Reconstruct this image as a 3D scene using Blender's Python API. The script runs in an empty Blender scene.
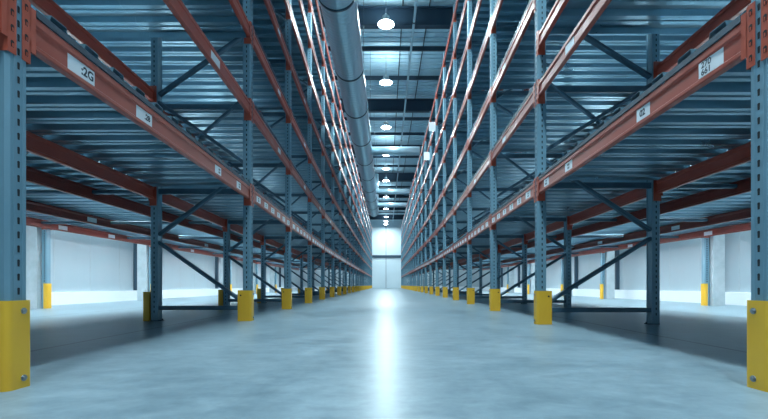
import bpy, math, random
from mathutils import Vector, Matrix
random.seed(7)
SC = bpy.context.scene
COL = SC.collection
PI = math.pi

# ------------------------------------------------------------------ materials
def lin(r, g, b):
    def f(c):
        c /= 255.0
        return c / 12.92 if c <= 0.04045 else ((c + 0.055) / 1.055) ** 2.4
    return (f(r), f(g), f(b), 1.0)

def mat(name, rgb, rough=0.5, metal=0.0, rgb2=None, scale=3.0, stretch=(1, 1, 1), bump=0.0, bscale=40.0,
        rough2=None, spec=0.5, detail=5.0):
    m = bpy.data.materials.new(name); m.use_nodes = True
    nt = m.node_tree; N = nt.nodes; K = nt.links
    p = N['Principled BSDF']
    p.inputs['Roughness'].default_value = rough
    p.inputs['Metallic'].default_value = metal
    p.inputs['Specular IOR Level'].default_value = spec
    tc = N.new('ShaderNodeTexCoord'); mp = N.new('ShaderNodeMapping')
    mp.inputs['Scale'].default_value = stretch
    K.new(tc.outputs['Object'], mp.inputs['Vector'])
    nz = N.new('ShaderNodeTexNoise'); nz.inputs['Scale'].default_value = scale
    nz.inputs['Detail'].default_value = detail; nz.inputs['Roughness'].default_value = 0.6
    K.new(mp.outputs['Vector'], nz.inputs['Vector'])
    cr = N.new('ShaderNodeValToRGB')
    cr.color_ramp.elements[0].position = 0.3; cr.color_ramp.elements[1].position = 0.7
    cr.color_ramp.elements[0].color = lin(*rgb); cr.color_ramp.elements[1].color = lin(*(rgb2 or rgb))
    K.new(nz.outputs['Fac'], cr.inputs['Fac']); K.new(cr.outputs['Color'], p.inputs['Base Color'])
    if rough2 is not None:
        mr = N.new('ShaderNodeMapRange')
        mr.inputs['From Min'].default_value = 0.3; mr.inputs['From Max'].default_value = 0.7
        mr.inputs['To Min'].default_value = rough; mr.inputs['To Max'].default_value = rough2
        K.new(nz.outputs['Fac'], mr.inputs['Value']); K.new(mr.outputs['Result'], p.inputs['Roughness'])
    if bump:
        n2 = N.new('ShaderNodeTexNoise'); n2.inputs['Scale'].default_value = bscale
        K.new(mp.outputs['Vector'], n2.inputs['Vector'])
        b = N.new('ShaderNodeBump'); b.inputs['Strength'].default_value = bump; b.inputs['Distance'].default_value = 0.01
        K.new(n2.outputs['Fac'], b.inputs['Height']); K.new(b.outputs['Normal'], p.inputs['Normal'])
    return m

def emat(name, rgb, strength):
    m = bpy.data.materials.new(name); m.use_nodes = True
    p = m.node_tree.nodes['Principled BSDF']
    p.inputs['Base Color'].default_value = lin(*rgb)
    p.inputs['Emission Color'].default_value = lin(*rgb)
    p.inputs['Emission Strength'].default_value = strength
    return m

M = {}
M['post'] = mat('blue_steel', (104, 142, 160), 0.42, 0.15, (116, 154, 172), 6, (1, 1, 0.3), rough2=0.55)
M['brace'] = mat('blue_brace_steel', (66, 96, 114), 0.4, 0.3, (78, 108, 126), 6)
M['slot'] = mat('dark_slot', (14, 22, 30), 0.8)
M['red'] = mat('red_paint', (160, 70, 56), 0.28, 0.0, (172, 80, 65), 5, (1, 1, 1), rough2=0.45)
M['maroon'] = mat('maroon_rail', (124, 54, 46), 0.34, 0.0, (134, 60, 50), 5, (1, 1, 1), rough2=0.42)  # darker red used only for the platform rails
M['red2'] = mat('red_connector_paint', (168, 74, 56), 0.34, 0.0, (180, 82, 62), 9)
M['deck'] = mat('galvanised_deck', (128, 162, 178), 0.27, 0.8, (140, 174, 190), 2.0, (1, 1, 1), rough2=0.38)
M['yellow'] = mat('yellow_paint', (228, 178, 50), 0.38, 0.0, (220, 168, 44), 5, (1, 1, 0.4), rough2=0.5)
M['bolt'] = mat('bolt_zinc', (150, 158, 165), 0.3, 0.9)
M['label'] = mat('label_white', (226, 234, 240), 0.5)
M['ink'] = mat('label_ink', (40, 52, 66), 0.6)
M['duct'] = mat('duct_zinc', (178, 212, 226), 0.30, 0.5, (188, 218, 230), 2, (1, 1, 1), rough2=0.36)
M['band'] = mat('duct_band', (60, 88, 104), 0.4, 0.7)
M['girder'] = mat('girder_steel', (36, 58, 76), 0.6, 0.1)
M['joist'] = mat('joist_steel', (46, 66, 82), 0.6, 0.1)
M['pipe'] = mat('pipe_paint', (170, 196, 208), 0.45, 0.2)
M['conduit'] = mat('conduit_dark', (72, 84, 92), 0.6)
M['roof'] = mat('roof_sheet', (186, 216, 228), 0.6, 0.0, (176, 206, 220), 1.2)
M['wall'] = mat('wall_panel', (172, 188, 196), 0.5, 0.0, (164, 182, 192), 0.6, (1, 1, 0.3))
M['endwall'] = mat('end_wall_panel', (208, 222, 228), 0.5, 0.0, (200, 216, 224), 0.6, (1, 1, 0.3))
M['kerb'] = mat('kerb_white', (236, 242, 246), 0.5)
M['concrete'] = mat('concrete', (168, 182, 188), 0.75, 0.0, (188, 200, 206), 5, bump=0.15)
M['dark'] = mat('dark_steel', (52, 74, 90), 0.5, 0.3)
M['housing'] = mat('lamp_housing', (190, 198, 202), 0.4, 0.4)
M['glow'] = emat('lamp_glow', (236, 248, 255), 40.0)
M['tube'] = emat('fill_tube_glow', (236, 248, 255), 8.0)  # glow of the added fill tubes and strips

# spiral seams of the duct
def spiral(m):
    nt = m.node_tree; N = nt.nodes; K = nt.links; p = N['Principled BSDF']
    tc = N.new('ShaderNodeTexCoord'); w = N.new('ShaderNodeTexWave')
    w.bands_direction = 'Y'; w.inputs['Scale'].default_value = 2.6; w.inputs['Distortion'].default_value = 0.4
    K.new(tc.outputs['Object'], w.inputs['Vector'])
    b = N.new('ShaderNodeBump'); b.inputs['Strength'].default_value = 0.35; b.inputs['Distance'].default_value = 0.02
    K.new(w.outputs['Fac'], b.inputs['Height']); K.new(b.outputs['Normal'], p.inputs['Normal'])
spiral(M['duct'])

# polished concrete floor: cloudy, faint lengthwise wear, sawn joints
def floor_mat():
    m = bpy.data.materials.new('polished_concrete'); m.use_nodes = True
    nt = m.node_tree; N = nt.nodes; K = nt.links; p = N['Principled BSDF']
    tc = N.new('ShaderNodeTexCoord')
    def noise(scale, stretch, detail, dist=0.0):
        mp = N.new('ShaderNodeMapping'); mp.inputs['Scale'].default_value = stretch
        K.new(tc.outputs['Object'], mp.inputs['Vector'])
        n = N.new('ShaderNodeTexNoise'); n.inputs['Scale'].default_value = scale
        n.inputs['Detail'].default_value = detail; n.inputs['Roughness'].default_value = 0.62
        n.inputs['Distortion'].default_value = dist
        K.new(mp.outputs['Vector'], n.inputs['Vector']); return n
    a = noise(1.3, (1, 0.8, 1), 8, 0.8); b = noise(5.0, (1.0, 1.6, 1), 8, 0.4); c = noise(26, (1, 1, 1), 4)
    def mth(op, x, y, use=True):
        q = N.new('ShaderNodeMath'); q.operation = op
        for i, v in enumerate((x, y)):
            if isinstance(v, (int, float)): q.inputs[i].default_value = v
            else: K.new(v, q.inputs[i])
        return q.outputs[0]
    s = mth('ADD', mth('MULTIPLY', a.outputs['Fac'], 0.44), mth('MULTIPLY', b.outputs['Fac'], 0.42))
    s = mth('ADD', s, mth('MULTIPLY', c.outputs['Fac'], 0.14))
    cr = N.new('ShaderNodeValToRGB')
    e = cr.color_ramp.elements
    e[0].position = 0.30; e[0].color = lin(88, 111, 123)
    e[1].position = 0.67; e[1].color = lin(146, 167, 178)
    K.new(s, cr.inputs['Fac'])
    # sawn joints along the racks and across the building
    sx = N.new('ShaderNodeSeparateXYZ'); K.new(tc.outputs['Object'], sx.inputs[0])
    ax = mth('ABSOLUTE', sx.outputs['X'], 0)
    j1 = mth('LESS_THAN', mth('ABSOLUTE', mth('SUBTRACT', ax, 2.52), 0), 0.018)
    j2 = mth('LESS_THAN', mth('ABSOLUTE', mth('SUBTRACT', ax, 5.1), 0), 0.02)
    j = mth('MAXIMUM', j1, j2)
    mx = N.new('ShaderNodeMixRGB'); K.new(mth('MULTIPLY', j, 0.75), mx.inputs['Fac'])
    K.new(cr.outputs['Color'], mx.inputs['Color1']); mx.inputs['Color2'].default_value = lin(52, 70, 82)
    K.new(mx.outputs['Color'], p.inputs['Base Color'])
    mr = N.new('ShaderNodeMapRange')
    mr.inputs['From Min'].default_value = 0.30; mr.inputs['From Max'].default_value = 0.66
    mr.inputs['To Min'].default_value = 0.26; mr.inputs['To Max'].default_value = 0.38; p.inputs['Specular IOR Level'].default_value = 0.10
    K.new(s, mr.inputs['Value']); K.new(mr.outputs['Result'], p.inputs['Roughness'])
    bp = N.new('ShaderNodeBump'); bp.inputs['Strength'].default_value = 0.10; bp.inputs['Distance'].default_value = 0.004
    K.new(b.outputs['Fac'], bp.inputs['Height']); K.new(bp.outputs['Normal'], p.inputs['Normal'])
    return m
M['floor'] = floor_mat()

# ------------------------------------------------------------------ mesh helpers
class MB:
    def __init__(s): s.v = []; s.f = []; s.mi = []; s.sm = []
    def face(s, pts, mi=0, smooth=False):
        b = len(s.v); s.v += [tuple(p) for p in pts]
        s.f.append(tuple(range(b, b + len(pts)))); s.mi.append(mi); s.sm.append(smooth)
    def box(s, x0, x1, y0, y1, z0, z1, mi=0):
        b = len(s.v)
        s.v += [(x, y, z) for z in (z0, z1) for y in (y0, y1) for x in (x0, x1)]
        for q in ((0, 2, 3, 1), (4, 5, 7, 6), (0, 1, 5, 4), (2, 6, 7, 3), (0, 4, 6, 2), (1, 3, 7, 5)):
            s.f.append(tuple(b + i for i in q)); s.mi.append(mi); s.sm.append(False)
    def prism(s, prof, a, c, place, mi=0, smooth=False, caps=True):
        """closed profile of (p, q) swept between a and c; place(p, q, t) -> xyz"""
        n = len(prof); b = len(s.v)
        s.v += [place(p, q, a) for p, q in prof] + [place(p, q, c) for p, q in prof]
        for i in range(n):
            j = (i + 1) % n
            s.f.append((b + i, b + j, b + n + j, b + n + i)); s.mi.append(mi); s.sm.append(smooth)
        if caps:
            s.f.append(tuple(b + i for i in range(n))[::-1]); s.mi.append(mi); s.sm.append(False)
            s.f.append(tuple(b + n + i for i in range(n))); s.mi.append(mi); s.sm.append(False)
    def bar(s, p, q, w, h, mi=0, ref=(0, 1, 0)):
        p = Vector(p); q = Vector(q); d = (q - p).normalized(); r = Vector(ref)
        if abs(d.dot(r)) > 0.95: r = Vector((1, 0, 0))
        a = d.cross(r).normalized(); c = d.cross(a).normalized(); k = 0.22
        prof = []
        for sx, sy in ((1, 1), (-1, 1), (-1, -1), (1, -1)):
            x, y = sx * w / 2, sy * h / 2; e = k * min(w, h)
            two = [(x, y - sy * e), (x - sx * e, y)]
            prof += two if sx * sy > 0 else two[::-1]
        s.prism(prof, 0, 1, lambda u, v, t: tuple((p if t == 0 else q) + a * v + c * u), mi)
    def tube(s, p, q, r, n=16, mi=0, r2=None, caps=True):
        p = Vector(p); q = Vector(q); d = (q - p).normalized(); ref = Vector((0, 0, 1)) if abs(d.z) < 0.9 else Vector((1, 0, 0))
        a = d.cross(ref).normalized(); c = d.cross(a).normalized(); r2 = r if r2 is None else r2
        prof = [(math.cos(2 * PI * i / n), math.sin(2 * PI * i / n)) for i in range(n)]
        s.prism(prof, 0, 1, lambda u, v, t: tuple((p if t == 0 else q) + (a * u + c * v) * (r if t == 0 else r2)), mi, True, caps)
    def mesh(s, name, mats):
        me = bpy.data.meshes.new(name); me.from_pydata(s.v, [], s.f)
        for m in mats: me.materials.append(m)
        me.polygons.foreach_set('material_index', s.mi)
        me.polygons.foreach_set('use_smooth', s.sm)
        me.update(); return me

def obj(name, me, parent=None, loc=(0, 0, 0)):
    o = bpy.data.objects.new(name, me); COL.objects.link(o)
    o.location = loc
    if parent is not None: o.parent = parent
    return o
def thing(name, label, cat, loc=(0, 0, 0), group=None):
    o = obj(name, None, None, loc); o.empty_display_size = 0.1
    return tag(o, label, cat, group)
def tag(o, label, cat, group=None, kind='thing'):
    o['label'] = label; o['category'] = cat
    if group: o['group'] = group
    if kind != 'thing': o['kind'] = kind
    return o
def struct(name, mb, mats, label=None):
    o = obj(name, mb.mesh(name, mats)); o['kind'] = 'structure'
    o['label'] = label or ('plain ' + name.replace('_', ' ') + ' of the warehouse'); o['category'] = name.split('_')[0]
    return o

ORD = ['first', 'second', 'third', 'fourth', 'fifth', 'sixth', 'seventh', 'eighth', 'ninth', 'tenth', 'eleventh', 'twelfth',
       'thirteenth', 'fourteenth', 'fifteenth', 'sixteenth', 'seventeenth', 'eighteenth', 'nineteenth', 'twentieth',
       'twenty-first', 'twenty-second', 'twenty-third', 'twenty-fourth', 'twenty-fifth', 'twenty-sixth']
SIDE = {-1: 'duct-side', 1: 'pipe-side'}

# ------------------------------------------------------------------ layout (metres; camera at x=0, y=0)
CAMZ = 0.47
YEND = 66.0
def frames(y0, first, ls, lend, step=2.69, stop=63.0):
    ys = [y0] + list(first)
    while ys[-1] + step < stop: ys.append(ys[-1] + step)
    return [(y, ls[i] if i < len(ls) else lend) for i, y in enumerate(ys)]
FR = {-1: frames(1.910, (5.53, 8.22, 10.93), [1.672, 1.765, 1.86, 1.935, 1.99, 2.015, 2.035], 2.05),
      1: frames(1.892, (5.05, 7.66, 10.36), [1.68, 1.805, 1.905, 2.01, 2.09, 2.14, 2.18], 2.20)}
LV = {-1: [z + CAMZ for z in (1.20, 2.31, 3.31, 4.34, 5.33, 6.30, 7.22, 8.05)],
      1: [z + CAMZ for z in (1.165, 2.32, 3.47, 4.72, 5.95, 7.15, 8.3)]}
TOP = {-1: 8.80, 1: 9.20}
DEP = {-1: 1.31, 1: 1.46}
PW, PD = 0.10, 0.055          # post width across, half depth along the aisle
RH = 0.08                      # half height of a rail
PLAT = {-1: (3.85, 5.38, 6.72), 1: (4.2, 5.85, 7.2)}
WALLX = {-1: 7.75, 1: 8.25}
DP, DH = 0.245, 0.066           # deck rib pitch and height

# ------------------------------------------------------------------ upright frames
def post_mesh(s, outward):
    """slotted post; local x from 0 (face) to PW away from the face; outward=+1 the slotted front faces the aisle"""
    mb = MB(); c = 0.014; H = TOP[s]
    prof = [(0, -PD + c), (c, -PD), (PW, -PD), (PW, -PD + 0.004), (PW - 0.012, -PD + 0.012), (PW - 0.012, PD - 0.012), (PW, PD - 0.004), (PW, PD), (c, PD), (0, PD - c)]
    k = s * outward
    mb.prism(prof, 0.008, H, lambda p, q, t: (k * p, q, t))
    # folded stiffening ridges on the front face
    mb.box(*sorted((k * -0.002, k * 0.001)), -0.026, -0.020, 0.008, H)
    mb.box(*sorted((k * -0.002, k * 0.001)), 0.020, 0.026, 0.008, H)
    n = int((H - 0.15) / 0.064)
    for i in range(n):
        z = 0.12 + i * 0.064
        tear = [(-0.007, 0.014), (-0.0055, -0.014), (0.0055, -0.014), (0.007, 0.014), (0.004, 0.018), (-0.004, 0.018)]
        mb.face([(k * -0.0012, a, z + b) for a, b in tear], 1)
        mb.face([(k * (PW * 0.52 + a), -PD - 0.0008, z + b) for a, b in tear], 1)
        mb.face([(k * (PW * 0.52 + a), PD + 0.0008, z + b) for a, b in tear], 1)
    return mb.mesh('post', [M['post'], M['slot']])
def foot_mesh(k):
    mb = MB(); mb.box(*sorted((k * -0.0, k * 0.135)), -0.046, 0.046, 0.0, 0.008)
    mb.tube((k * 0.12, 0.025, 0.008), (k * 0.12, 0.025, 0.026), 0.009, 6)
    return mb.mesh('foot_plate', [M['dark']])
NODE = [0.20, 1.08, 2.02, 2.92, 3.82, 4.72, 5.62, 6.52, 7.42, 8.32, 9.05]
FMESH = {}
for s in (-1, 1):
    d = DEP[s]; br = []
    for i in range(len(NODE) - 1):
        z0, z1 = NODE[i] + (0.05 if i else 0.03), NODE[i + 1] - 0.05
        if z1 > TOP[s] - 0.1: break
        xa, xb = PW - 0.01, d - PW + 0.01
        a, b = (xa, xb) if i % 2 == 0 else (xb, xa)
        mb = MB(); mb.bar((s * a, 0, z0), (s * b, 0, z1), 0.072, 0.045); br.append(mb.mesh('diagonal_brace', [M['brace']]))
    mb = MB(); mb.bar((s * (PW - 0.01), 0.0, NODE[3] + 0.02), (s * (d - PW + 0.01), 0.0, NODE[2] - 0.06), 0.055, 0.035); br.append(mb.mesh('diagonal_brace', [M['brace']]))
    ties = []
    for z in [0.17] + [l + RH - 0.05 for l in LV[s]]:
        mb = MB(); far = d - PW + 0.01
        mb.bar((s * (PW - 0.01), 0, z), (s * far, 0, z), 0.045, 0.075 if z > 1 else 0.055)
        ties.append(mb.mesh('cross_tie', [M['brace']]))
    mb = MB(); z = LV[s][0] + RH - 0.055; mb.bar((s * (d + 0.008), 0, z), (s * (d + 0.24), 0, z), 0.05, 0.04)
    FMESH[s] = dict(front=post_mesh(s, 1), rear=post_mesh(s, -1), foot=foot_mesh(s), rfoot=foot_mesh(-s), br=br, ties=ties,
                    sp=mb.mesh('row_spacer', [M['brace']]))

def make_frame(s, y, L, label):
    t = thing('upright_frame', label, 'rack frame', (s * L, y, 0), 'upright frames of the two racks')
    F = FMESH[s]; d = DEP[s]
    obj('post', F['front'], t); obj('post', F['rear'], t, (s * d, 0, 0))
    obj('foot_plate', F['foot'], t); obj('foot_plate', F['rfoot'], t, (s * d, 0, 0))
    for m in F['br']: obj('diagonal_brace', m, t)
    for m in F['ties']: obj('cross_tie', m, t)
    obj('row_spacer', F['sp'], t)
    return t

# ------------------------------------------------------------------ post guards
def guard_mesh(k, h=0.40, x1=0.165):
    """U-shaped folded guard, open away from the face; k = sign of x going into the post"""
    mb = MB(); hy, x0, th, r = 0.066, -0.012, 0.006, 0.026
    def path(off):
        pts = [(x1, -hy + off)]
        for i in range(7):
            a = PI / 2 * i / 6
            pts.append((x0 + r - (r - off) * math.sin(a), -hy + r - (r - off) * math.cos(a)))
        for i in range(7):
            a = PI / 2 * i / 6
            pts.append((x0 + r - (r - off) * math.cos(a), hy - r + (r - off) * math.sin(a)))
        pts.append((x1, hy - off)); return pts
    o, i_ = path(0), path(th); n = len(o)
    b = len(mb.v)
    for P in (o, i_):
        for zz in (0.0, h): mb.v += [(k * x, y, zz) for x, y in P]
    def q(a, b2, c, d): mb.f.append((b + a, b + b2, b + c, b + d)); mb.mi.append(0); mb.sm.append(False)
    for j in range(n - 1):
        q(j, j + 1, n + j + 1, n + j); q(2 * n + j, 3 * n + j, 3 * n + j + 1, 2 * n + j + 1)
        q(n + j, n + j + 1, 3 * n + j + 1, 3 * n + j); q(j, 2 * n + j, 2 * n + j + 1, j + 1)
    for j in (0, n - 1): q(j, n + j, 3 * n + j, 2 * n + j)
    # foot tabs
    return mb.mesh('guard_shell', [M['yellow']])
def bolt_mesh(k):
    mb = MB(); x = -0.012
    mb.tube((k * x, 0, 0), (k * (x - 0.004), 0, 0), 0.0145, 14); mb.tube((k * (x - 0.004), 0, 0), (k * (x - 0.010), 0, 0), 0.0095, 6)
    return mb.mesh('anchor_bolt', [M['bolt']])
def sidebolt_mesh():
    mb = MB(); mb.tube((0, -0.0662, 0), (0, -0.074, 0), 0.010, 8)
    return mb.mesh('side_bolt', [M['slot']])
GM = {k: guard_mesh(k) for k in (-1, 1)}; GB = {k: bolt_mesh(k) for k in (-1, 1)}; GS = sidebolt_mesh()
GT = {k: guard_mesh(k, 0.50, 0.06) for k in (-1, 1)}; GR = {k: guard_mesh(k, 0.38, 0.078) for k in (-1, 1)}
def make_guard(x, y, k, label, group, tall=False, shell=None):
    t = thing('post_guard', label, 'post guard', (x, y, 0), group)
    obj('guard_shell', (shell or (GT if tall else GM))[k], t)
    if not tall and shell is None:
        obj('anchor_bolt', GB[k], t, (0, 0.014, 0.352)); obj('anchor_bolt', GB[k], t, (0, 0.014, 0.045))
        obj('side_bolt', GS, t, (k * 0.125, 0, 0.335))
    return t

# ------------------------------------------------------------------ shelf rails
RPROF = [(0.007, -RH), (0.0, -RH + 0.006), (0.0, -RH + 0.022), (0.009, -RH + 0.03), (0.009, 0.034), (0.0, 0.042), (0.0, RH - 0.006), (0.006, RH), (0.05, RH), (0.05, 0.045), (0.042, 0.04), (0.042, -RH)]
CACHE = {}
def rail_mesh(s, ln, dx, flip, paint='red'):
    key = ('r', paint, s, round(ln, 3), round(dx, 4), flip)
    if key not in CACHE:
        mb = MB()
        mb.prism(RPROF, 0.0, 1.0, lambda p, q, t: (s * ((0.05 - p) if flip else p) + dx * t, ln * t, q))
        CACHE[key] = mb.mesh('rail_body', [M[paint]])
    return CACHE[key]
def conn_mesh(s, end, flip):
    """end connector: side plate beside the post, flange over half of the post face, hooks"""
    key = ('c', s, end, flip)
    if key not in CACHE:
        mb = MB(); k = -1 if flip else 1     # flip: rear post, face on the far side
        X = lambda p: s * (p if k == 1 else 0.05 - p)
        def bx(a, b, y0, y1, z0, z1, mi=0): mb.box(*sorted((X(a), X(b))), *sorted((y0 * end, y1 * end)), z0, z1, mi)
        bx(-0.0055, 0.085, -0.0035, -0.0005, -0.165, 0.125)          # plate on the side of the post
        bx(-0.0055, -0.0015, -0.0035 + 0.0, 0.030, -0.105, 0.105)    # flange over the rail's end
        bx(-0.0055, -0.0025, -0.045, -0.0035, -0.165, 0.125)         # flange over half of the post
        for i in range(4):
            z = -0.125 + i * 0.07
            x = X(-0.0062)
            mb.face([(x, end * a, z + b) for a, b in ((-0.031, -0.014), (-0.016, -0.014), (-0.014, 0.01), (-0.019, 0.017), (-0.029, 0.017), (-0.033, 0.01))], 1)
            mb.box(*sorted((X(-0.0062), X(-0.0085))), *sorted((end * -0.027, end * -0.021)), z - 0.012, z + 0.004, 0)
        CACHE[key] = mb.mesh('end_connector', [M['red2'], M['slot']])
    return CACHE[key]
def text_mesh(txt, size, s):
    key = ('t', txt, size, s)
    if key not in CACHE:
        cu = bpy.data.curves.new('lettering', 'FONT'); cu.body = txt; cu.size = size; cu.align_x = 'CENTER'; cu.align_y = 'CENTER'
        cu.space_line = 0.85; cu.offset = 0.0024 if '\n' not in txt else 0.0009
        o = bpy.data.objects.new('lettering_source', cu); COL.objects.link(o)
        me = bpy.data.meshes.new_from_object(o.evaluated_get(bpy.context.evaluated_depsgraph_get()))
        bpy.data.objects.remove(o)
        for v in me.vertices:
            x, y, z = v.co
            v.co = (0.0, x, y) if s < 0 else (0.0, -x, y)
        me.materials.clear(); me.materials.append(M['ink']); me.name = 'lettering'
        CACHE[key] = me
    return CACHE[key]
def marks_mesh(seed, s):
    """small block marks on the more distant location labels"""
    key = ('m', seed, s)
    if key not in CACHE:
        rnd = random.Random(seed); mb = MB()
        for r in range(2):
            y = -0.02
            while y < 0.018:
                w = rnd.choice((0.008, 0.012, 0.015)); z = 0.016 - r * 0.03
                mb.face([(0, y, z - 0.012), (0, y + w, z - 0.012), (0, y + w, z + 0.008), (0, y, z + 0.008)]); y += w + 0.004
        CACHE[key] = mb.mesh('lettering', [M['ink']])
    return CACHE[key]
def label_mesh(s, ln, h=0.082):
    key = ('l', s, round(ln, 3))
    if key not in CACHE:
        mb = MB(); mb.box(*sorted((s * 0.0065, s * 0.0085)), -ln / 2, ln / 2, -h / 2, h / 2)
        CACHE[key] = mb.mesh('location_label', [M['label']])
    return CACHE[key]

GAP = PD + 0.0055
def bay(s, i):
    a, b = FR[s][i], FR[s][i + 1]
    y0, y1 = a[0] + GAP, b[0] - GAP
    return y0, y1, a[1], b[1]
def make_rail(s, seg, z, label, rear, group, labels=(), name='shelf_rail', u=None, conn=True):
    y0, y1, l0, l1 = seg
    u = (DEP[s] - 0.05 if rear else 0.0) if u is None else u
    t = thing(name, label, 'rack beam', (s * (l0 + u), y0, z), group)
    dx = s * (l1 - l0)
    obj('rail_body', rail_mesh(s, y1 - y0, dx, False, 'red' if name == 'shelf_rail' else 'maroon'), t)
    if conn:
        if rear:
            obj('end_connector', conn_mesh(s, 1, True), t); obj('end_connector', conn_mesh(s, -1, True), t, (dx, y1 - y0, 0))
        else:
            obj('end_connector', conn_mesh(s, 1, False), t); obj('end_connector', conn_mesh(s, -1, False), t, (dx, y1 - y0, 0))
    for (yc, ln, txt, size, off) in labels:
        tt = (yc - y0) / (y1 - y0)
        lb = obj('location_label', label_mesh(s, ln), t, (dx * tt, yc - y0, -0.009))
        if isinstance(txt, str):
            obj('lettering', text_mesh(txt, size, s), lb, (s * 0.0058, off, 0))
        elif txt is not None:
            obj('lettering', marks_mesh(txt, s), lb, (s * 0.0058, off, 0))
    return t

# ------------------------------------------------------------------ decks: ribbed galvanised sheet, ribs across the rack
def deck_mesh(s, ln, dx, w, w0=0.0, DP=DP):
    key = ('d', DP, s, round(ln, 3), round(dx, 4), round(w, 3), round(w0, 3))
    if key in CACHE: return CACHE[key]
    n = max(1, round(ln / DP)); p = ln / n
    line = []
    for i in range(n):
        o = i * p
        line += [(o, 0.0), (o + 0.17 * p, 0.0), (o + 0.20 * p, 0.012), (o + 0.26 * p, 0.012), (o + 0.29 * p, 0.0), (o + 0.46 * p, 0.0), (o + 0.53 * p, DH), (o + 0.95 * p, DH)]
    line[0] = (0.0, 0.0); line.append((ln, 0.0))
    prof = [(a, b) for a, b in line] + [(a, b + 0.003) for a, b in reversed(line)]
    mb = MB(); N = len(prof); b = len(mb.v)
    for x in (w0, w): mb.v += [(s * x + dx * a / ln, a, z) for a, z in prof]
    for i in range(N):
        j = (i + 1) % N; mb.f.append((i, j, N + j, N + i)); mb.mi.append(0); mb.sm.append(False)
    m = len(line)
    for off in (0, N):
        for i in range(m - 1):
            mb.f.append((off + i, off + i + 1, off + N - 2 - i, off + N - 1 - i)); mb.mi.append(0); mb.sm.append(False)
    if w0 == 0.0:
        b = len(mb.v); h = 0.034
        for a in (0.036, ln - 0.036):
            x = dx * a / ln
            mb.v += [(s * -0.004 + x, a, 0.0), (s * -0.001 + x, a, 0.0), (s * -0.001 + x, a, h), (s * -0.004 + x, a, h)]
        for q in ((0, 1, 5, 4), (1, 2, 6, 5), (2, 3, 7, 6), (3, 0, 4, 7), (3, 2, 1, 0), (4, 5, 6, 7)):
            mb.f.append(tuple(b + t for t in q)); mb.mi.append(1); mb.sm.append(False)
    CACHE[key] = mb.mesh('shelf_deck', [M['deck'], M['dark']])
    return CACHE[key]
def make_deck(s, seg, z, label, w, group, w0=0.0, name='shelf_deck', pitch=DP):
    y0, y1, l0, l1 = seg
    o = obj(name, deck_mesh(s, y1 - y0, s * (l1 - l0), w, w0, pitch), None, (s * l0, y0, z))
    return tag(o, label, 'shelf deck', group)

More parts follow.
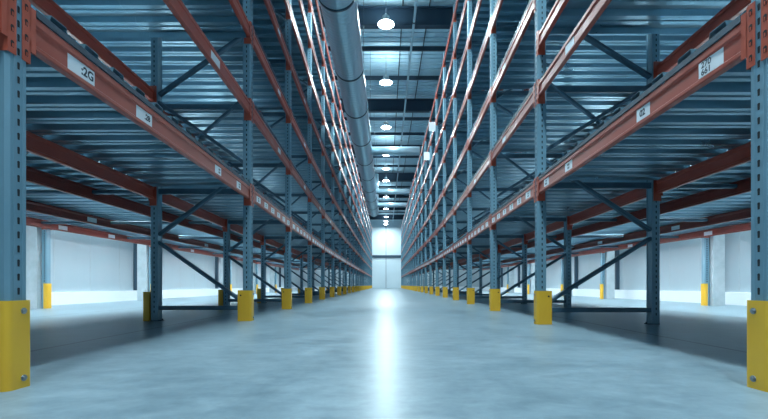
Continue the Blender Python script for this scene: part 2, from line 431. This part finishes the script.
# ------------------------------------------------------------------ build the two racks
NEAR_LABELS = {
    (-1, 0): [(2.32, 0.225, ':2G', 0.068, 0.055), (2.96, 0.20, '.28', 0.056, 0.04), (4.36, 0.16, 1, 0, 0.03), (5.02, 0.14, 2, 0, 0.02)],
    (1, 0): [(2.17, 0.215, '270\n661', 0.046, 0.055), (2.80, 0.17, '02', 0.06, 0.02), (4.06, 0.20, 3, 0, 0.02), (4.70, 0.16, 4, 0, 0.02)],
}
stuff_rails = MB()
counts = dict(rail=0, deck=0)
VIS = lambda z, y: (z - CAMZ - 0.2) <= 0.69 * y
for s in (-1, 1):
    fr = FR[s]; sd = SIDE[s]
    for i, (y, L) in enumerate(fr):
        make_frame(s, y, L, f'blue slotted upright frame, {ORD[i]} from the near end of the {sd} rack')
        make_guard(s * L, y, s, f'yellow post guard at the aisle edge, {ORD[i]} from the near end of the {sd} rack', 'yellow guards along the aisle')
        if 0 < i < 14 and s == -1:
            make_guard(s * (L + DEP[s] + 0.085), y, -s, f'yellow guard on the back post of the {ORD[i]} frame in the {sd} rack', 'yellow guards on the back posts', False, GR)
    for i in range(len(fr) - 1):
        seg = bay(s, i); yf = fr[i + 1][0]
        for j, z in enumerate(LV[s]):
            if not VIS(z, yf): continue
            if i == 0 and j == 2 and s == 1: z = 2.90 + CAMZ
            lab = []
            if (s, i) in NEAR_LABELS and j == 0: lab = NEAR_LABELS[(s, i)]
            elif j == 0 and i < 11:
                n = 6 if i < 4 else 5
                lab = [(seg[0] + (seg[1] - seg[0]) * (q + 0.6) / n, 0.24 if i < 3 else 0.28, 10 + (q + i) % 5 if i < 3 else None, 0, 0.02) for q in range(n)]
            elif j == 1 and i == 0: lab = [(4.27 if s < 0 else 4.02, 0.26, None, 0, 0)]
            elif 0 < j < 4 and i < 5: lab = [(seg[0] + (seg[1] - seg[0]) * 0.62, 0.22, None, 0, 0)]
            if i < 14:
                make_rail(s, seg, z, f'red front shelf beam on the {ORD[j]} level, {ORD[i]} bay along the {sd} rack', False, 'red front beams facing the aisle', lab)
                counts['rail'] += 1
            else:
                stuff_rails.prism(RPROF, 0, 1, lambda p, q, t: (s * (seg[2] + (seg[3] - seg[2]) * t + p), seg[0] + (seg[1] - seg[0]) * t, z + q))
            zr = z
            if i == 0 and j == 2 and s == -1: zr = 3.14 + CAMZ
            if i == 0 and j == 1: zr = (2.47 if s < 0 else 2.53) + CAMZ
            if i == 0 and j == 2: pass
            elif i == 1 and j == 2: pass
            elif i < 6 and not (i >= 3 and j > 4):
                make_rail(s, seg, zr, f'red back shelf beam on the {ORD[j]} level, {ORD[i]} bay along the {sd} rack', True, 'red back beams behind the decks')
                counts['rail'] += 1
            else:
                u = DEP[s] - 0.05
                stuff_rails.prism(RPROF, 0, 1, lambda p, q, t: (s * (seg[2] + (seg[3] - seg[2]) * t + p + u), seg[0] + (seg[1] - seg[0]) * t, z + q))
            # decks
            if i == 0 and j == 1: continue          # no deck on the second level of the near bay
            w = DEP[s]; zd = z + RH + 0.001; w0 = 0.0
            if i == 0 and j == 2: zd = zr + RH + 0.001; w0 = 0.056
            if j == 2 and i < 2:
                make_deck(s, seg, zd, f'ribbed upper platform deck, {ORD[i]} span behind the {sd} rack', PLAT[s][2] + 0.10 - max(seg[2], seg[3]), 'ribbed decks of the upper platform', DEP[s] + 0.002, 'upper_shelf_deck', 0.32 if i == 0 else DP)
                for px in (PLAT[s][1], PLAT[s][2]):
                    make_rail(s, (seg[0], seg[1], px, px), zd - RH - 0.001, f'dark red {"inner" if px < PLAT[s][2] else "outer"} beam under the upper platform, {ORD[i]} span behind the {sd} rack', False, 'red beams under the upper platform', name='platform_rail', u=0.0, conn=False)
            make_deck(s, seg, zd, f'ribbed galvanised deck on the {ORD[j]} level, {ORD[i]} bay along the {sd} rack', w, 'ribbed shelf decks', w0, pitch=0.32 if (i == 0 and j == 2) else DP)
            counts['deck'] += 1
    # the stub bay towards the camera and its frame behind it
    yb = -0.95
    make_frame(s, yb, fr[0][1], f'blue slotted upright frame standing behind the viewer in the {sd} rack')
    seg = (yb + GAP, fr[0][0] - GAP, fr[0][1], fr[0][1])
    make_rail(s, seg, LV[s][0], f'red front shelf beam cut off at the near post of the {sd} rack', False, 'red front beams facing the aisle')
    make_deck(s, seg, LV[s][0] + RH + 0.001, f'ribbed galvanised deck beside the near post of the {sd} rack', DEP[s], 'ribbed shelf decks')
    # ---- platform behind the rack: three rails, deck, outer posts
    p1, p2, p3 = PLAT[s]
    zc = LV[s][0]
    PLAB = {-1: ((), (7.7, 12.6), (8.75, 10.3, 14.6)), 1: ((), (8.5, 11.5), (9.4, 12.4))}
    ys = [-0.95] + [f[0] for f in fr[:12]]
    for i in range(len(ys) - 1):
        for k, px in enumerate((p1, p2, p3)):
            seg = (ys[i] + 0.002, ys[i + 1] - 0.002, px, px)
            nm = ('first', 'middle', 'outer')[k]
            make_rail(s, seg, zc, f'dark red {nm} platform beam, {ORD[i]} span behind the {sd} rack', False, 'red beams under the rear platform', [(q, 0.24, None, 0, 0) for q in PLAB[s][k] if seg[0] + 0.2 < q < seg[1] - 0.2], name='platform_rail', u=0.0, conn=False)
        inner = (fr[min(max(i - 1, 0), len(fr) - 1)][1] + DEP[s] + 0.05)
        seg = (ys[i] + 0.03, ys[i + 1] - 0.03, 0.0, 0.0)
        make_deck(s, seg, zc + RH + 0.001, f'ribbed platform deck, {ORD[i]} span behind the {sd} rack', p3 + 0.06, 'ribbed decks of the rear platform', fr[i][1] + DEP[s] + 0.03, 'platform_deck')
    for i, y in enumerate(ys[1:], 1):
        for k, (a, b) in enumerate(((fr[i - 1][1] + DEP[s] + 0.25, p1 - 0.002), (p1 + 0.054, p2 - 0.002), (p2 + 0.054, p3 - 0.002))):
            mb = MB(); mb.bar((s * a, y, zc + 0.02), (s * b, y, zc + 0.02), 0.07, 0.05)  # platform joist spanning between the beams
            tag(obj('platform_joist', mb.mesh('platform_joist', [M['brace']])), f'dark cross joist in the {("inner","middle","outer")[k]} strip under the platform, {ORD[i-1]} along the {sd} rack', 'joist', 'joists under the rear platform')
    # clips under the platform rails
    mb = MB(); mb.box(*sorted((s * 0.006, s * -0.004)), -0.06, 0.06, -0.05, 0.05)
    clip = mb.mesh('steel_clip', [M['label']])
    outer_y = {-1: [8.45, 12.25, 18.4, 22.2, 26.0, 29.8], 1: [9.62, 14.2, 17.4, 21.5, 25.2, 29.0]}[s]
    for i, y in enumerate(outer_y):
        x = s * (p3 + 0.06)
        mb = MB(); H = zc + RH - 0.01
        prof = [(0, -PD + 0.014), (0.014, -PD), (PW, -PD), (PW, PD), (0.014, PD), (0, PD - 0.014)]
        mb.prism(prof, 0.006, H, lambda p, q, t: (s * p, q, t)); mb.box(*sorted((0, s * 0.13)), -0.045, 0.045, 0, 0.006)
        for q in range(24):
            z = 0.55 + q * 0.05
            if z > H - 0.05: break
            mb.face([(s * (0.05 + a), -PD - 0.001, z + b) for a, b in ((-0.01, -0.014), (0.01, -0.014), (0.01, 0.014), (-0.01, 0.014))], 1)
        t = thing('platform_post', f'pale slotted post under the outer platform edge, {ORD[i]} along the {sd} wall', 'post', (x, y, 0), 'posts of the rear platform')
        obj('post_body', mb.mesh('post_body', [M['post'], M['slot']]), t)
        mb = MB(); mb.box(*sorted((s * 0.0, s * PW)), -PD - 0.01, PD + 0.01, H - 0.16, H); obj('post_cap', mb.mesh('post_cap', [M['red2']]), t)
        make_guard(x, y, s, f'tall yellow guard round the {ORD[i]} platform post along the {sd} wall', 'yellow guards along the outer walls', True)
        mb = MB(); cx = p3 + 0.20
        mb.box(*sorted((s * cx, s * (cx + 0.26))), y - 0.13, y + 0.13, 0, 6.0)
        tag(obj('concrete_column', mb.mesh('concrete_column', [M['concrete']])), f'grey concrete column behind the {ORD[i]} platform post along the {sd} wall', 'column', 'concrete columns along the walls')['kind'] = 'thing'
        mb = MB(); mb.box(*sorted((s * (WALLX[s] - 0.13), s * (WALLX[s] - 0.01))), y + 0.62, y + 0.72, 0.31, 6.0)  # plain dark upright strip along the wall
        tag(obj('wall_dark_strip', mb.mesh('wall_dark_strip', [M['dark']])), f'dark upright strip on the wall past the {ORD[i]} concrete column, {sd} wall', 'pipe', 'dark strips on the walls')
if stuff_rails.f:
    o = obj('shelf_rail', stuff_rails.mesh('shelf_rail', [M['red']]))
    tag(o, 'far red shelf beams receding along both racks and behind their decks', 'rack beam', None, 'stuff')

# blank plates on posts high on the pipe-side rack
for n, (i, z) in enumerate(((6, 7.42), (7, 6.95))):
    y, L = FR[1][i]
    mb = MB(); mb.box(L - 0.30, L - 0.012, y - 0.004, y + 0.004, z - 0.2, z + 0.2); mb.box(L - 0.02, L - 0.009, y - 0.02, y + 0.02, z - 0.15, z + 0.15)
    tag(obj('hanging_sign', mb.mesh('hanging_sign', [M['label']])), ('upper' if n == 0 else 'lower') + ' small pale blank sign projecting from a post high on the pipe-side rack', 'sign')

# ------------------------------------------------------------------ building shell
WL, WR, CZ, YB = -WALLX[-1], WALLX[1], 10.9, -14.0
mb = MB(); mb.box(WL - 0.2, WR + 0.2, YB, YEND + 0.2, -0.2, 0.0); struct('floor', mb, [M['floor']], 'polished grey concrete floor with cloudy wear')
mb = MB(); n = int((YEND - YB) / 0.33)
for i in range(n):
    y = YB + i * (YEND - YB) / n; w = (YEND - YB) / n
    mb.box(WL - 0.2, WR + 0.2, y, y + 0.58 * w, CZ, CZ + 0.06); mb.box(WL - 0.2, WR + 0.2, y + 0.58 * w, y + w, CZ + 0.05, CZ + 0.08)
mb.box(WL - 0.2, WR + 0.2, YB, YEND, CZ + 0.08, CZ + 0.15)
struct('ceiling', mb, [M['roof']], 'pale ribbed sheet metal roof deck')
for s, nm in ((-1, 'wall_left'), (1, 'wall_right')):
    x = WALLX[s]; mb = MB(); mb.box(*sorted((s * x, s * (x + 0.2))), YB, YEND, 0, CZ)
    y = YB + 1.0
    while y < YEND:
        mb.box(*sorted((s * (x - 0.004), s * x)), y, y + 0.02, 0.3, CZ, 1); y += 1.2
    struct(nm, mb, [M['wall'], M['dark']] if False else [M['wall'], M['concrete']], 'pale panelled outer wall')
    mb = MB(); mb.box(*sorted((s * (x - 0.09), s * x)), YB, YEND, 0, 0.30); struct('baseboard_left' if s < 0 else 'baseboard_right', mb, [M['kerb']], 'low white kerb along the outer wall')
mb = MB(); mb.box(WL - 0.2, WR + 0.2, YEND, YEND + 0.2, 0, CZ); struct('wall_back', mb, [M['endwall']], 'pale end wall closing the aisle')
mb = MB(); mb.box(WL, WR, YEND - 0.14, YEND - 0.002, 4.75, 5.15); struct('trim_1', mb, [M['dark']], 'dark rail across the end wall')
mb = MB(); mb.box(-0.03, 0.03, YEND - 0.05, YEND - 0.002, 0, 4.74); mb.box(-0.03, 0.03, YEND - 0.05, YEND - 0.002, 5.16, CZ - 0.8); struct('trim_2', mb, [M['joist']], 'thin dark upright seam on the end wall')

# girders and joists under the roof
gy = [0.3 + 7.62 * i for i in range(9)]
for i, y in enumerate(gy):
    mb = MB(); z0, z1 = 10.02, 10.70
    mb.box(WL + 0.02, WR - 0.02, y - 0.13, y + 0.13, z0, z0 + 0.03); mb.box(WL + 0.02, WR - 0.02, y - 0.13, y + 0.13, z1 - 0.03, z1)
    mb.box(WL + 0.02, WR - 0.02, y - 0.012, y + 0.012, z0 + 0.03, z1 - 0.03)
    tag(obj('roof_girder', mb.mesh('roof_girder', [M['girder']])), f'deep dark steel roof girder across the aisle, {ORD[i]} from the near end', 'girder', 'roof girders')
    for k in (1, 2):
        yy = y + 7.62 * k / 3
        if yy > YEND - 0.5: continue
        mb = MB(); mb.box(WL + 0.02, WR - 0.02, yy - 0.05, yy + 0.05, 10.55, 10.72)
        tag(obj('roof_joist', mb.mesh('roof_joist', [M['joist']])), f'thin dark roof joist, {ORD[k-1]} after the {ORD[i]} girder from the near end', 'joist', 'roof joists')
for x, nm in ((0.62, 'middle'), (1.62, 'outer')):
    mb = MB(); mb.tube((x, 2, 10.86), (x, 62, 10.86), 0.022, 8)
    tag(obj('ceiling_conduit', mb.mesh('ceiling_conduit', [M['conduit']])), f'thin dark conduit under the roof sheet on the {nm} line', 'conduit')
# sprinkler pipe
t = thing('ceiling_pipe', 'pale sprinkler pipe running along the roof beside the lamps', 'pipe', (1.0, 0, 9.86))
mb = MB(); mb.tube((0, 1, 0), (0, 62, 0), 0.045, 14); obj('pipe_run', mb.mesh('pipe_run', [M['pipe']]), t)
mb = MB(); mb.tube((0, 0, 0.04), (0, 0, 0.84), 0.010, 6); hm = mb.mesh('hanger', [M['joist']])
mb = MB(); mb.tube((0, -0.03, 0), (0, 0.03, 0), 0.058, 14); cm = mb.mesh('coupling', [M['dark']])
for i in range(8):
    obj('hanger', hm, t, (0, 12.2 + i * 6.1, 0)); obj('coupling', cm, t, (0, 15.0 + i * 6.1, 0))

# spiral duct
DX, DZ, DR = -1.02, 6.55, 0.40
t = thing('ceiling_duct', 'large round silver spiral duct hanging along the aisle', 'duct', (DX, 0, DZ))
ring_y = [-1.0, 2.6, 5.6, 8.7, 11.7, 14.3, 17.2, 20.0, 22.9, 25.8, 28.8, 31.8, 35.0]
for i in range(len(ring_y) - 1):
    mb = MB(); mb.tube((0, ring_y[i], 0), (0, ring_y[i + 1], 0), DR, 48, caps=False); obj('duct_section', mb.mesh('duct_section', [M['duct']]), t)
for y in ring_y[1:]:
    mb = MB(); mb.tube((0, y - 0.035, 0), (0, y + 0.035, 0), DR + 0.012, 48); obj('seam_band', mb.mesh('seam_band', [M['band']]), t)
mb = MB(); pr = None
for i in range(6):                      # upturned end of the duct
    a0, a1 = PI / 2 * i / 6, PI / 2 * (i + 1) / 6; R = 0.6
    p = (0, 35.0 + R * math.sin(a0), R * (1 - math.cos(a0))); q = (0, 35.0 + R * math.sin(a1), R * (1 - math.cos(a1)))
    mb.tube(p, q, DR, 32, caps=False)
mb.tube((0, 35.6, 0.6), (0, 35.6, 3.3), DR, 32); obj('elbow', mb.mesh('elbow', [M['duct']]), t)
for y, r, x1 in ((19.2, 0.19, 2.55), (27.6, 0.17, 2.6), (32.2, 0.17, 2.6)):
    mb = MB(); mb.tube((0.3, y, 0.05), (x1, y, 0.05), r, 24); obj('branch_duct', mb.mesh('branch_duct', [M['duct']]), t)
mb = MB(); mb.tube((-0.33, 0, 0.30), (-0.33, 0, 4.2), 0.008, 6); mb.tube((0.33, 0, 0.30), (0.33, 0, 4.2), 0.008, 6); hm = mb.mesh('hanger_rod', [M['joist']])
for y in (7.2, 13.0, 18.4, 24.3, 30.3): obj('hanger_rod', hm, t, (0, y, 0))

# high-bay lamps with their light
def area(name, loc, size, power, shape='DISK', size_y=None, rot=(0, 0, 0), color=(0.74, 0.94, 1.0)):
    l = bpy.data.lights.new(name, 'AREA'); l.shape = shape; l.size = size
    if size_y: l.size_y = size_y
    l.energy = power; l.color = color
    o = bpy.data.objects.new(name, l); COL.objects.link(o); o.location = loc; o.rotation_euler = rot
    return o
LAMPS = [-11.5, -7.5, -3.5, 0.6, 5.2, 9.9, 14.75, 19.0, 24.4, 29.5, 33.1, 36.9, 43.7, 50.5, 56.5, 60.5, 63.5]  # rearmost lamps added behind the camera to light the near posts
mb = MB()
prof = [(0.09, 0.30), (0.13, 0.28), (0.15, 0.14), (0.28, 0.02), (0.29, 0.0)]
for (r0, z0), (r1, z1) in zip(prof, prof[1:]): mb.tube((0, 0, z0), (0, 0, z1), r0, 28, r2=r1, caps=False)
mb.tube((0, 0, 0.30), (0, 0, 0.36), 0.05, 16)
hous = mb.mesh('lamp_shade', [M['housing']])
mb = MB(); mb.tube((0, 0, 0.0), (0, 0, 0.012), 0.27, 28); diff = mb.mesh('diffuser', [M['glow']])
mb = MB(); mb.tube((0, 0, 0.36), (0, 0, 1.22), 0.008, 6); rod = mb.mesh('hanger_rod', [M['joist']])
LAMPZ = 9.62
for i, y in enumerate(LAMPS):
    where = f'{ORD[i-6]} in view from the near end' if i >= 6 else ('unseen above and behind the near bays, ' + ORD[i] + ' from the dock')
    t = thing('ceiling_lamp', f'glowing round high-bay lamp over the aisle, {where}', 'lamp', (0.0, y, LAMPZ), 'high-bay lamps over the aisle')
    obj('lamp_shade', hous, t); obj('diffuser', diff, t); obj('hanger_rod', rod, t)
    area('lamp_light', (0.0, y, LAMPZ - 0.02), 0.52, 330)
    area('roof_fill_light', (0.0, y, LAMPZ + 0.38), 1.0, 22, rot=(PI, 0, 0))  # added upward fill above each lamp to brighten the roof
# unseen fill lights added behind the middle platform rail and over the outer walks
mb = MB(); mb.box(-0.05, 0.05, -1.1, 1.1, 0.02, 0.07); th = mb.mesh('fill_tray', [M['housing']])
mb = MB(); mb.box(-0.03, 0.03, -1.05, 1.05, 0.0, 0.019); tt = mb.mesh('tube', [M['tube']])
mb = MB(); mb.box(-0.6, 0.6, -0.05, 0.05, 0.0, 0.05); th2 = mb.mesh('fill_tray', [M['housing']])
mb = MB(); mb.box(-0.56, 0.56, -0.03, 0.03, 0.051, 0.07); tt2 = mb.mesh('tube', [M['tube']])
for s in (-1, 1):
    zc = LV[s][0]
    for i in range(11):
        y = (FR[s][i][0] + FR[s][i + 1][0]) / 2
        x = s * (PLAT[s][1] + 0.102)
        t = thing('hidden_fill_tube', f'unseen added tube light behind the middle platform beam, {ORD[i]} along the {SIDE[s]} rack', 'lamp', (x, y, zc), 'added fill lights under the platform')
        obj('fill_tray', th, t); obj('tube', tt, t)
        area('tube_fill_light', (x, y, zc - 0.004), 0.06, 70, 'RECTANGLE', 2.1, color=(0.78, 0.95, 1.0))  # added fill for the outer floor, hidden behind the rail
    for i in range(1, 5):            # unseen strips added on the platform deck to brighten the shelf undersides
        y, L = FR[s][i]; x0, z0 = s * (L + DEP[s] + 0.95), zc + RH + DH + 0.012
        t = thing('hidden_fill_strip', f'unseen added strip light on the platform deck behind the {ORD[i]} frame of the {SIDE[s]} rack', 'lamp', (x0, y + 0.15, z0), 'added strip lights on the platform')
        obj('fill_tray', th2, t); obj('tube', tt2, t)
        area('strip_fill_light', (x0, y + 0.15, z0 + 0.075), 1.1, 15, 'RECTANGLE', 0.05, rot=(PI, 0, 0), color=(0.78, 0.95, 1.0))
    for i in range(8):
        y = 2 + i * 8.0
        area('outer_walk_fill', (s * (PLAT[s][2] + 0.45), y, 5.2), 0.3, 300, 'RECTANGLE', 3.0, color=(0.78, 0.95, 1.0))  # added fill for wall and walk, no fixture

# ------------------------------------------------------------------ world, camera, view
w = bpy.data.worlds.new('World'); SC.world = w; w.use_nodes = True
bg = w.node_tree.nodes['Background']; bg.inputs['Color'].default_value = (0.55, 0.80, 1.0, 1); bg.inputs['Strength'].default_value = 0.08
cam = bpy.data.cameras.new('Camera'); co = bpy.data.objects.new('Camera', cam); COL.objects.link(co); SC.camera = co
co.location = (0, 0, CAMZ); co.rotation_euler = (PI / 2, 0, 0)
cam.sensor_width = 36.0; cam.lens = 420.0 / 768 * 36.0
cam.shift_x = -2.0 / 768; cam.shift_y = 75.5 / 768; cam.clip_end = 300
SC.view_settings.view_transform = 'Standard'; SC.view_settings.look = 'None'
SC.view_settings.exposure = 0.12; SC.view_settings.gamma = 1.0
try:
    SC.cycles.use_denoising = True; SC.cycles.max_bounces = 8; SC.cycles.diffuse_bounces = 5; SC.cycles.glossy_bounces = 4
    SC.cycles.sample_clamp_indirect = 6.0
except Exception: pass
print('COUNTS', counts, len(bpy.data.objects))
